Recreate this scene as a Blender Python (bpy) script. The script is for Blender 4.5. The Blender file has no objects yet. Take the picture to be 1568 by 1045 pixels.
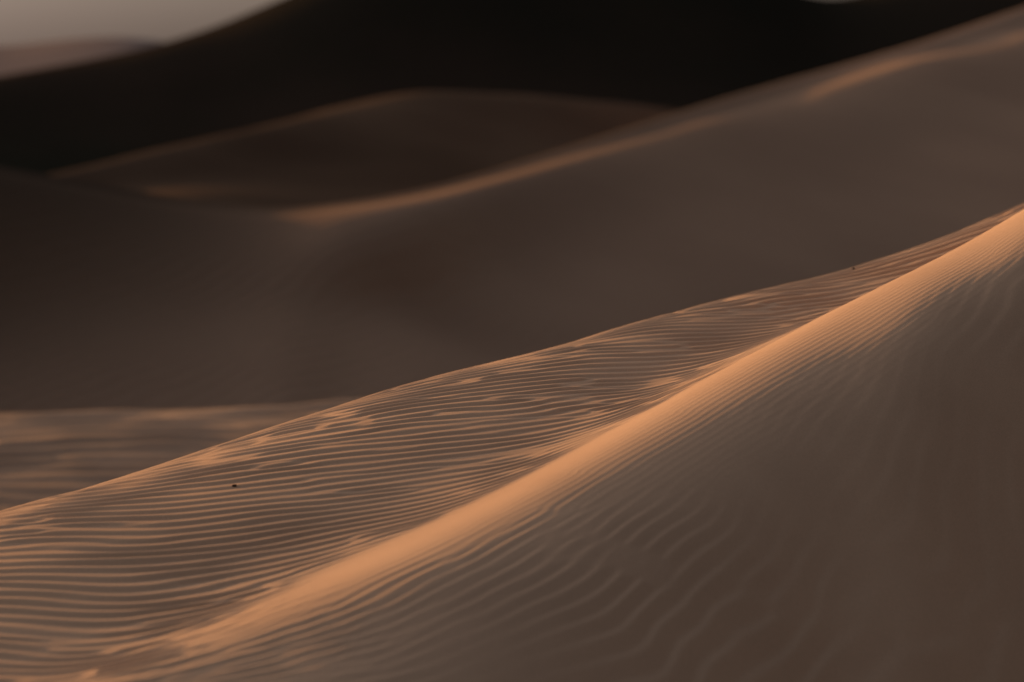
import bpy, math
import numpy as np
from mathutils import Vector

K = 0.36/1568.0          # tangent per image pixel
HZ = 100.0               # image pixel row of the horizon
SUN_AZ = 50.0            # degrees left of +Y
SUN_EL = 6.2

# ------------------------------------------------------------ helpers
def spline_matrix(xk, x):
    xk = np.asarray(xk, float); n = len(xk)
    h = np.diff(xk)
    A = np.zeros((n, n)); B = np.zeros((n, n))
    A[0, 0] = 1; A[-1, -1] = 1
    for i in range(1, n-1):
        A[i, i-1] = h[i-1]; A[i, i] = 2*(h[i-1]+h[i]); A[i, i+1] = h[i]
        B[i, i-1] = 6/h[i-1]; B[i, i] = -6/h[i-1]-6/h[i]; B[i, i+1] = 6/h[i]
    M = np.linalg.solve(A, B)
    idx = np.clip(np.searchsorted(xk, x)-1, 0, n-2)
    hh = h[idx]; a = (xk[idx+1]-x)/hh; b = (x-xk[idx])/hh
    W = np.zeros((len(x), n)); r = np.arange(len(x))
    W[r, idx] += a; W[r, idx+1] += b
    W += ((a**3-a)*hh*hh/6)[:, None]*M[idx] + ((b**3-b)*hh*hh/6)[:, None]*M[idx+1]
    return W

def vnoise(x, y, seed):
    rng = np.random.RandomState(seed)
    T = rng.uniform(-1, 1, (256, 256))
    xi = np.floor(x).astype(int); yi = np.floor(y).astype(int)
    fx = x-xi; fy = y-yi
    fx = fx**3*(fx*(fx*6-15)+10); fy = fy**3*(fy*(fy*6-15)+10)
    x0 = xi & 255; x1 = (xi+1) & 255; y0 = yi & 255; y1 = (yi+1) & 255
    return ((T[x0, y0]*(1-fx)+T[x1, y0]*fx)*(1-fy) + (T[x0, y1]*(1-fx)+T[x1, y1]*fx)*fy)

def fbm(x, y, seed, oct=3):
    s = 0; a = 1.0
    for o in range(oct):
        s = s + a*vnoise(x*2**o+13.7*o, y*2**o+7.1*o, seed+o); a *= 0.5
    return s

def ss(a, b, x):
    t = np.clip((x-a)/(b-a), 0, 1)
    return t*t*(3-2*t)

def make_mesh(name, X, Y, Z, mat):
    nr, nc = X.shape
    co = np.stack([X, Y, Z], -1).reshape(-1, 3).astype(np.float32)
    i = np.arange(nr*nc).reshape(nr, nc)
    f = np.stack([i[:-1, :-1], i[:-1, 1:], i[1:, 1:], i[1:, :-1]], -1).reshape(-1, 4)
    me = bpy.data.meshes.new(name)
    me.vertices.add(len(co)); me.vertices.foreach_set("co", co.ravel())
    me.loops.add(f.size); me.loops.foreach_set("vertex_index", f.ravel().astype(np.int32))
    me.polygons.add(len(f))
    me.polygons.foreach_set("loop_start", (np.arange(len(f))*4).astype(np.int32))
    me.polygons.foreach_set("use_smooth", np.ones(len(f), bool))
    me.update(calc_edges=True)
    me.materials.append(mat)
    ob = bpy.data.objects.new(name, me)
    bpy.context.collection.objects.link(ob)
    return ob

def loft(us, rows, nu, nt, tpow=None):
    us = np.asarray(us, float)
    u = np.linspace(us[0], us[-1], nu)
    Wu = spline_matrix(us, u)
    Yr = []; Zr = []
    for Yk, vk in rows:
        Yk = np.asarray(Yk, float)
        if isinstance(vk, tuple):
            Zk = np.asarray(vk[1], float)
        else:
            Zk = (HZ-np.asarray(vk, float))*K*Yk
        Yr.append(Wu@Yk); Zr.append(Wu@Zk)
    Yr = np.array(Yr); Zr = np.array(Zr)
    tk = np.concatenate([[0], np.cumsum(np.diff(Yr, axis=0).mean(1))])
    if tpow is None:
        t = np.linspace(0, tk[-1], nt)
    else:
        q = np.linspace(0, 1, nt)
        t = np.interp(q, tpow[0], np.interp(tpow[1], np.arange(len(tk)), tk))
    Wt = spline_matrix(tk, t)
    Y = Wt@Yr; Z = Wt@Zr
    U = np.repeat(u[None, :], nt, 0)
    X = (U-784)*K*Y
    return U, X, Y, Z, Yr, np.repeat(t[:, None], nu, 1), tk

def step(Y0, Z0, v, m):
    """walk from (Y0,Z0) down-slope m until image pixel row v is met"""
    v = np.asarray(v, float); m = np.asarray(m, float)
    Y = (m*Y0-Z0)/(m-(HZ-v)*K)
    return Y, (HZ-v)*K*Y

# ------------------------------------------------------------ materials
def sand(name, c1, c2, scale=1.5, grain=220.0, gb=0.25, gd=0.002, wave=None, patch=None):
    m = bpy.data.materials.new(name); m.use_nodes = True
    nt = m.node_tree; N = nt.nodes; L = nt.links
    bs = N["Principled BSDF"]
    bs.inputs["Roughness"].default_value = 1.0
    bs.inputs["Specular IOR Level"].default_value = 0.0
    tc = N.new("ShaderNodeTexCoord")
    n1 = N.new("ShaderNodeTexNoise"); n1.inputs["Scale"].default_value = scale
    n1.inputs["Detail"].default_value = 5
    n2 = N.new("ShaderNodeTexNoise"); n2.inputs["Scale"].default_value = grain
    n2.inputs["Detail"].default_value = 3; n2.inputs["Roughness"].default_value = 0.7
    for n in (n1, n2): L.new(tc.outputs["Object"], n.inputs["Vector"])
    mx = N.new("ShaderNodeMix"); mx.data_type = 'RGBA'
    mx.inputs[6].default_value = (*c1, 1); mx.inputs[7].default_value = (*c2, 1)
    mr = N.new("ShaderNodeMapRange"); mr.inputs[1].default_value = 0.35; mr.inputs[2].default_value = 0.65
    L.new(n1.outputs["Fac"], mr.inputs[0]); L.new(mr.outputs[0], mx.inputs[0])
    col = mx.outputs[2]
    if patch:   # painted shade: base colour darkened over one end of the dune
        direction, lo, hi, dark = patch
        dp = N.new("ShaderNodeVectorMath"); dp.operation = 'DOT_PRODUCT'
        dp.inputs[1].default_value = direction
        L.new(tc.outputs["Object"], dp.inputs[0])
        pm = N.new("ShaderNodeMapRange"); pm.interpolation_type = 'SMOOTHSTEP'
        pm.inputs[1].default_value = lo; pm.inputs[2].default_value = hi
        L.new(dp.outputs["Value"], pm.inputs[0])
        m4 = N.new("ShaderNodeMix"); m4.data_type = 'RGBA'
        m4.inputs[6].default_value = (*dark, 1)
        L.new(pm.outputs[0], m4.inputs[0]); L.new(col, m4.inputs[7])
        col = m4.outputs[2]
    m2 = N.new("ShaderNodeMix"); m2.data_type = 'RGBA'; m2.blend_type = 'MULTIPLY'
    m2.inputs[0].default_value = 1.0
    r2 = N.new("ShaderNodeMapRange"); r2.inputs[1].default_value = 0.3; r2.inputs[2].default_value = 0.7
    r2.inputs[3].default_value = 0.8; r2.inputs[4].default_value = 1.15
    L.new(n2.outputs["Fac"], r2.inputs[0])
    L.new(col, m2.inputs[6]); L.new(r2.outputs[0], m2.inputs[7])
    L.new(m2.outputs[2], bs.inputs["Base Color"])
    b = N.new("ShaderNodeBump"); b.inputs["Strength"].default_value = gb; b.inputs["Distance"].default_value = gd
    L.new(n2.outputs["Fac"], b.inputs["Height"])
    last = b
    if wave:
        mp = N.new("ShaderNodeMapping"); mp.inputs["Rotation"].default_value = (0, 0, math.radians(wave[1]))
        L.new(tc.outputs["Object"], mp.inputs["Vector"])
        w = N.new("ShaderNodeTexWave"); w.inputs["Scale"].default_value = wave[0]
        w.inputs["Distortion"].default_value = 6; w.inputs["Detail"].default_value = 3
        w.inputs["Detail Scale"].default_value = 0.4
        L.new(mp.outputs[0], w.inputs["Vector"])
        b2 = N.new("ShaderNodeBump"); b2.inputs["Strength"].default_value = wave[2]
        b2.inputs["Distance"].default_value = wave[3]
        L.new(w.outputs["Fac"], b2.inputs["Height"]); L.new(b.outputs[0], b2.inputs["Normal"])
        last = b2
    L.new(last.outputs[0], bs.inputs["Normal"])
    return m

m_front = sand("rippled_sand", (0.62, 0.42, 0.285), (0.68, 0.465, 0.315), 1.2, 260, 0.35, 0.002)
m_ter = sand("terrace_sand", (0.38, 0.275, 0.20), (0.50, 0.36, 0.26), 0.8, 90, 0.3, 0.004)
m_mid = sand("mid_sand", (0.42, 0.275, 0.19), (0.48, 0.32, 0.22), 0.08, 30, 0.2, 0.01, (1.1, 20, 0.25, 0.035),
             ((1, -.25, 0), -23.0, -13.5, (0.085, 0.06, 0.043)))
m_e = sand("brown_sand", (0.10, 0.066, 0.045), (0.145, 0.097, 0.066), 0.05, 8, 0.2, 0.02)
m_f = sand("shaded_sand", (0.026, 0.025, 0.018), (0.05, 0.035, 0.026), 0.012, 3, 0.2, 0.05)  # near-black base colour stands in for shade over this dune
m_g = sand("hazy_rock", (0.27, 0.22, 0.205), (0.29, 0.235, 0.215), 0.005, 0.5, 0.1, 0.1)  # distance haze painted into the pale grey base colour
m_gr = sand("ground_sand", (0.25, 0.17, 0.12), (0.30, 0.2, 0.14), 0.05, 5, 0.2, 0.05)

# ------------------------------------------------------------ foreground dune
us = [-250, 0, 200, 400, 600, 784, 1000, 1150, 1300, 1400, 1500, 1568, 1800]
YA = np.array([9.2, 9.8, 10.4, 11.0, 11.6, 12.2, 13.1, 13.8, 14.5, 15.0, 15.6, 16.0, 17.6])
vA = np.array([1150, 1060, 990, 914, 825, 738, 622, 542, 465, 414, 360, 320, 180.])
YB = np.array([12.4, 13.0, 13.6, 14.2, 14.9, 15.5, 16.2, 16.8, 17.3, 17.7, 18.1, 18.4, 19.6])
vB = np.array([863, 789, 728, 662, 600, 552, 491, 452, 413, 380, 343, 317, 205.])
dT = np.array([-84, -86, -90, -94, -90, -74, -32, -11, 12, 20, 27, 30, 30.])
YT = YA + np.array([.8, .8, .85, .9, .95, 1.0, 1.0, 1.1, 1.1, 1.1, 1.1, 1.1, 1.1])
ZA = (HZ-vA)*K*YA
v1 = vA+np.array([30, 30, 34, 40, 44, 44, 42, 40, 38, 38, 38, 38, 38.])
Y1, Z1 = step(YA, ZA, v1, [-.06, -.06, -.05, -.04, -.02, 0, .02, .03, .04, .04, .045, .05, .08])
v2 = v1+np.array([40, 40, 50, 64, 88, 110, 126, 132, 134, 134, 134, 134, 134.])
Y2, Z2 = step(Y1, Z1, v2, [.05, .05, .07, .105, .15, .195, .24, .265, .29, .31, .33, .345, .40])
v3 = np.array([1290, 1190, 1140, 1110, 1100, 1100, 1100, 1100, 1100, 1100, 1100, 1100, 1080.])
Y3, Z3 = step(Y2, Z2, v3, [.12, .12, .13, .16, .25, .36, .46, .52, .57, .6, .62, .64, .66])
Y5 = np.full(13, 3.5); Z5 = np.full(13, -4.6)
Y4 = np.full(13, 6.9); Z4 = np.linspace(-2.7, -4.4, 13)
zB = (HZ-vB)*K*YB
rows = [(Y5, ('z', Z5)), (Y4, ('z', Z4)), (Y3, v3), (Y2, v2), (Y1, v1), (YA, vA), (YT, vA+dT),
        (YB, vB), (YB+1.0, ('z', zB-0.33)), (YB+3, ('z', zB-1.6)), (YB+7, ('z', zB-5.5))]
U, X, Y, Z, Yr, T, tk = loft(us, rows, 1150, 1850, ([0, .05, .95, 1], [0, 2, 8.2, 10]))
d = Y - Yr[5][None, :]
dn = -d/(Yr[5]-Yr[2])[None, :]
right = ss(50, 650, U)
# ripples behind the crease
n_w = fbm(X*0.5, Y*0.5, 3, 3)
g1 = Y - 0.136*X - 0.094*X**2 + 0.10*n_w + 0.020*vnoise(X*2.6, Y*2.6, 12)
g1 = g1 - right*0.45*np.exp(-np.clip(d, -.2, 9)/0.8)
pr = vnoise(X*1.7+5, Y*3.6, 21)+0.7*vnoise(X*3.8, Y*8.0, 31)+.45
pi_ = vnoise(X*1.7+9, Y*3.6+4, 22)+0.7*vnoise(X*3.8+3, Y*8.0, 32)
amp_d = ss(0.0, 0.5, np.hypot(pr, pi_))
ph1 = 2*np.pi*g1/0.106 + np.arctan2(pi_, pr)
f1 = np.sin(ph1)+0.28*np.sin(2*ph1+0.6)
patch = 0.85+0.3*vnoise(X*0.9+2, Y*1.6, 41)+0.4*vnoise(X*3+2, Y*5, 42)
a1 = 0.0056*(1+.25*(1-right))*amp_d*patch*(1-0.35*right*(1-ss(0, 1.2, d)))*((1-right)+right*ss(-0.12, 0.12, d))
a1 *= 1-0.6*ss(0.2, 1.2, -d)
# ripples on the near face
s = np.clip((U-300)/1268.0, -0.5, 1.3)
tt = np.clip(dn, -0.2, 2.2)
D = 3.6
g2 = D*(tt-0.5*s*np.abs(s)*tt*tt+0.8*s*np.abs(s)) + 0.20*fbm(X*0.6+4, Y*0.6, 8, 3)+0.04*vnoise(X*2.2, Y*2.2, 19)
pr2 = vnoise(X*1.8+5, Y*1.8, 51)+.6*vnoise(X*4, Y*4, 54)+.4; pi2 = vnoise(X*1.8+9, Y*1.8+4, 52)+.6*vnoise(X*4+9, Y*4, 53)
ph2 = 2*np.pi*g2/0.165 + np.arctan2(pi2, pr2)
f2 = np.sin(ph2)+0.2*np.sin(2*ph2)
rfar = ss(700, 1200, U)
a2 = (0.0006*ss(.22, .5, dn)+(0.0036+0.0035*rfar)*ss(0.32, 1.0, dn+0.12*ss(900, 500, U)))*right*ss(0, .6, np.hypot(pr2, pi2))*(0.7+0.7*vnoise(X, Y, 55))
a2 = np.maximum(a2, 0)
st = 0.0004*np.sin(2*np.pi*(d*1.0+0.05*n_w)/0.085+np.arctan2(pi2, pr2))*ss(0.05, 0.5, -d)*(1-ss(1.0, 2.4, -d))*right
Z = Z + a1*f1 + a2*f2 + st + 0.012*fbm(X*0.8, Y*0.8, 77, 2)
make_mesh("sand_dune", X, Y, Z, m_front)
XF, YF, ZF = X, Y, Z

# ------------------------------------------------------------ small stones lying on the dune
m_st = sand("stone", (0.05, 0.035, 0.03), (0.09, 0.07, 0.055), 60, 300, 0.4, 0.002)
def pebble(x, y, r, seed):
    import bmesh
    j = np.argmin((XF-x)**2+(YF-y)**2); z = float(ZF.flat[j])
    bm = bmesh.new(); bmesh.ops.create_icosphere(bm, subdivisions=3, radius=1)
    rng = np.random.RandomState(seed); dirs = rng.normal(size=(9, 3)); dirs /= np.linalg.norm(dirs, axis=1)[:, None]
    for v in bm.verts:
        p = np.array(v.co)
        for q in dirs:
            k = p@q
            if k > 0.72: p = p - q*(k-0.72)*.9
        v.co = Vector((p[0]*r*1.4, p[1]*r, p[2]*r*.62))
    me = bpy.data.meshes.new("pebble"); bm.to_mesh(me); bm.free(); me.materials.append(m_st)
    ob = bpy.data.objects.new("pebble", me); bpy.context.collection.objects.link(ob)
    ob.location = (x, y, z+r*.25); ob.rotation_euler = (0.1, 0.15, seed)
pebble(-1.23, 12.6, 0.010, 3)
pebble(2.04, 17.0, 0.009, 5)

# ------------------------------------------------------------ terrace at left
xs = np.linspace(-16, 9, 700); ys = np.linspace(15, 44, 900)
Xc, Yc = np.meshgrid(xs, ys)
edge = 32 + 0.25*(Xc+4) + 0.8*vnoise(Xc*.2, Yc*0, 5)
Zc = -3.74 + 0.02*(Xc+4) + 0.055*(np.minimum(Yc, edge)-32) + 0.06*fbm(Xc*.3, Yc*.3, 14, 3)
Zc = Zc - 0.22*np.log1p(np.exp((Yc-edge)*1.6))
g = Yc+0.12*Xc+0.25*fbm(Xc*.3, Yc*.3, 61, 3)
q1 = vnoise(Xc*1.2, Yc*1.3, 62)+.25; q2 = vnoise(Xc*1.2+7, Yc*1.3, 63)
Zc += 0.032*(0.6+0.7*vnoise(Xc*1.1, Yc*.8, 64))*ss(0, .4, np.hypot(q1, q2))*np.sin(2*np.pi*g/0.5+np.arctan2(q2, q1))
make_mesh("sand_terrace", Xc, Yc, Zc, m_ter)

# ------------------------------------------------------------ middle dune
us = [-300, 0, 180, 350, 440, 520, 620, 800, 1040, 1200, 1400, 1568, 1900]
Yc_ = np.array([49, 54, 57, 59, 60, 62, 66, 77, 97, 113, 136, 160, 220.])
vc = np.array([205, 256, 288, 314, 319, 312, 296, 248, 172, 125, 68, 12, -90.])
zc = (HZ-vc)*K*Yc_
n0 = np.array([7, 7, 7, 6, 5, 5, 6, 9, 12, 14, 17, 20, 20.])
fl0 = np.array([.07, .07, .07, .06, .05, .04, .05, .07, .085, .09, .095, .10, .10])
Yp = Yc_*fl0/(fl0+n0*K); zp = (HZ-vc-n0)*K*Yp
npx = np.array([10, 10, 10, 9, 9, 10, 12, 15, 18, 20, 20, 20, 20.])
fl = np.array([.07, .07, .07, .055, .045, .036, .036, .060, .072, .072, .070, .068, .068])
Ys_ = Yp*fl/(fl+npx*K)
zs = (HZ-vc-n0-npx)*K*Ys_
Yb = np.array([40, 42, 44, 46, 47, 48.5, 50, 54, 62, 69, 80, 90, 112.])
vb = np.array([640, 600, 590, 585, 580, 578, 572, 550, 480, 440, 380, 320, 210.])
Ym = 0.45*Ys_+0.55*Yb
zb = (HZ-vb)*K*Yb
mb = np.array([.36, .36, .36, .38, .40, .42, .44, .44, .44, .44, .44, .44, .44])
zm = mb*zs+(1-mb)*zb
rows = [(Yb*.6, ('z', zb-(Yb*.4)*.16)), (Yb, ('z', zb)), (Ym, ('z', zm)), (Ys_, ('z', zs)), (Yp, ('z', zp)), (Yc_, ('z', zc)),
        (Yc_+4, ('z', zc-.7)), (Yc_+12, ('z', zc-3.6)), (Yc_+30, ('z', zc-9))]
U, X, Y, Z, Yr, T, tk = loft(us, rows, 700, 900)
dd = Y-Yr[5][None, :]
Z += 0.25*fbm(X*0.07, Y*0.04, 90, 3)*ss(0, 14, -dd)
Z -= 0.38*np.exp(-((X+0.5)/3.2)**2-((Y-54.5)/2.5)**2)
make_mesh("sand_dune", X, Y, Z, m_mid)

# ------------------------------------------------------------ dune behind
us = [-300, -50, 110, 250, 400, 550, 640, 750, 850, 1000, 1100, 1400]
Ye = np.array([80, 92, 100, 112, 128, 145, 152, 158, 165, 180, 190, 220.])
ve = np.array([350, 320, 288, 252, 210, 169, 156, 158, 165, 180, 192, 220.])
Yeb = np.array([70, 75, 78, 80, 84, 88, 90, 95, 100, 115, 125, 160.])
veb = np.array([410, 390, 355, 340, 345, 350, 350, 335, 300, 250, 230, 240.])
ze = (HZ-ve)*K*Ye; zeb = (HZ-veb)*K*Yeb
rows = [(Yeb-25, ('z', zeb-4)), (Yeb, ('z', zeb)), (.5*Ye+.5*Yeb, ('z', .5*ze+.5*zeb-.15)), (Ye, ('z', ze)), (Ye+4, ('z', ze-1.1)), (Ye+16, ('z', ze-6)), (Ye+40, ('z', ze-13))]
U, X, Y, Z, Yr, T, tk = loft(us, rows, 400, 500)
Z += 0.45*fbm(X*0.05, Y*0.03, 95, 3)*ss(0, 15, np.abs(Y-Yr[3][None, :]))
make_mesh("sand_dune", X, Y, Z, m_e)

# ------------------------------------------------------------ great dark dune
us = [-500, -150, 0, 150, 250, 330, 430, 550, 750, 1000, 1180, 1272, 1360, 1568, 2000]
Yf = np.array([300, 320, 330, 340, 345, 350, 355, 360, 370, 380, 385, 390, 395, 400, 420.])
vf = np.array([192, 150, 121, 93, 69, 43, 1, -44, -70, -60, -22, 0, -18, -60, -60.])
zf = (HZ-vf)*K*Yf
rows = [(Yf*.6, ('z', zf*0-17)), (Yf*.78, ('z', zf*.1-12)), (Yf*.9, ('z', zf*.5-5.5)), (Yf, ('z', zf)), (Yf+15, ('z', zf-4)), (Yf+80, ('z', zf-40))]
U, X, Y, Z, Yr, T, tk = loft(us, rows, 500, 400)
Z += 0.5*fbm(X*0.02, Y*0.012, 99, 3)*ss(0, 60, np.abs(Y-Yr[3][None, :]))
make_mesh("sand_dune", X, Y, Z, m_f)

# ------------------------------------------------------------ distant hills
us = np.linspace(-700, 2300, 31)
Yh = np.full(31, 1600.)
rng = np.random.RandomState(4)
vh = 72 - 16*np.exp(-((us-160)/90)**2) - 16*np.exp(-((us+320)/140)**2) + rng.uniform(-6, 6, 31)*(us > 500)
zh = (HZ-vh)*K*Yh
rows = [(Yh-500, ('z', zh*0-16)), (Yh-250, ('z', zh*.3-6)), (Yh, ('z', zh)), (Yh+300, ('z', zh*0-16))]
U, X, Y, Z, Yr, T, tk = loft(us, rows, 300, 60)
Z += 2*fbm(X*.006, Y*.006, 7, 3)*ss(0, 200, np.abs(Y-1600))
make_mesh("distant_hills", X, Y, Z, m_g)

# ------------------------------------------------------------ ground
r = np.concatenate([np.linspace(0, 200, 40), np.geomspace(210, 9000, 50)])
a = np.linspace(0, 2*np.pi, 145)
R_, A_ = np.meshgrid(r, a, indexing='ij')
Xg = R_*np.cos(A_); Yg = R_*np.sin(A_)
Zg = -15 + 0.8*fbm(Xg*.01, Yg*.01, 17, 3)
make_mesh("desert_ground", Xg, Yg, Zg, m_gr)

# ------------------------------------------------------------ world, sun, camera
a = math.radians(SUN_AZ); e = math.radians(SUN_EL)
S = Vector((-math.sin(a)*math.cos(e), math.cos(a)*math.cos(e), math.sin(e)))
w = bpy.data.worlds.new("World"); bpy.context.scene.world = w; w.use_nodes = True
N = w.node_tree.nodes; L = w.node_tree.links
bg = N["Background"]
sky = N.new("ShaderNodeTexSky"); sky.sky_type = 'NISHITA'; sky.sun_disc = False
sky.sun_elevation = math.radians(SUN_EL); sky.sun_rotation = math.radians(-SUN_AZ)
sky.dust_density = 2.0; sky.air_density = 1.0; sky.ozone_density = 1.0
hs = N.new("ShaderNodeHueSaturation"); hs.inputs["Saturation"].default_value = 0.4
L.new(sky.outputs[0], hs.inputs["Color"])
# hazy band close to the horizon: dimmer than the open sky above
tc = N.new("ShaderNodeTexCoord"); sp = N.new("ShaderNodeSeparateXYZ")
L.new(tc.outputs["Generated"], sp.inputs[0])
mr = N.new("ShaderNodeMapRange"); mr.interpolation_type = 'SMOOTHSTEP'
mr.inputs[1].default_value = 0.0; mr.inputs[2].default_value = 0.25
mr.inputs[3].default_value = 0.28; mr.inputs[4].default_value = 1.25
L.new(sp.outputs["Z"], mr.inputs[0])
# the sunset side of the sky is brighter than the opposite side
dt = N.new("ShaderNodeVectorMath"); dt.operation = 'DOT_PRODUCT'; dt.inputs[1].default_value = S
L.new(tc.outputs["Generated"], dt.inputs[0])
md = N.new("ShaderNodeMapRange"); md.interpolation_type = 'SMOOTHSTEP'
md.inputs[1].default_value = -0.7; md.inputs[2].default_value = 0.9
md.inputs[3].default_value = 0.42; md.inputs[4].default_value = 1.7
L.new(dt.outputs["Value"], md.inputs[0])
pr_ = N.new("ShaderNodeMath"); pr_.operation = 'MULTIPLY'
L.new(mr.outputs[0], pr_.inputs[0]); L.new(md.outputs[0], pr_.inputs[1])
mm = N.new("ShaderNodeVectorMath"); mm.operation = 'SCALE'
L.new(hs.outputs[0], mm.inputs[0]); L.new(pr_.outputs[0], mm.inputs["Scale"])
m3 = N.new("ShaderNodeVectorMath"); m3.operation = 'MULTIPLY'
m3.inputs[1].default_value = (1.06, 0.96, 0.97)
L.new(mm.outputs[0], m3.inputs[0]); L.new(m3.outputs[0], bg.inputs["Color"])
bg.inputs["Strength"].default_value = 0.10

ld = bpy.data.lights.new("sun", 'SUN'); ld.energy = 5; ld.angle = math.radians(1.2); ld.color = (1, 0.50, 0.15)
lo = bpy.data.objects.new("sun", ld); bpy.context.collection.objects.link(lo)
lo.rotation_euler = S.to_track_quat('Z', 'Y').to_euler()

cd = bpy.data.cameras.new("camera"); cd.lens = 100; cd.sensor_width = 36
cd.shift_y = -(522.5-HZ)/1568.0
cd.clip_start = 0.1; cd.clip_end = 20000
cd.dof.use_dof = True; cd.dof.focus_distance = 14.0; cd.dof.aperture_fstop = 1.4
co = bpy.data.objects.new("camera", cd); bpy.context.collection.objects.link(co)
co.rotation_euler = (math.radians(90), 0, 0)
bpy.context.scene.camera = co
sc = bpy.context.scene
sc.view_settings.view_transform = 'Standard'; sc.view_settings.look = 'None'; sc.view_settings.exposure = 0
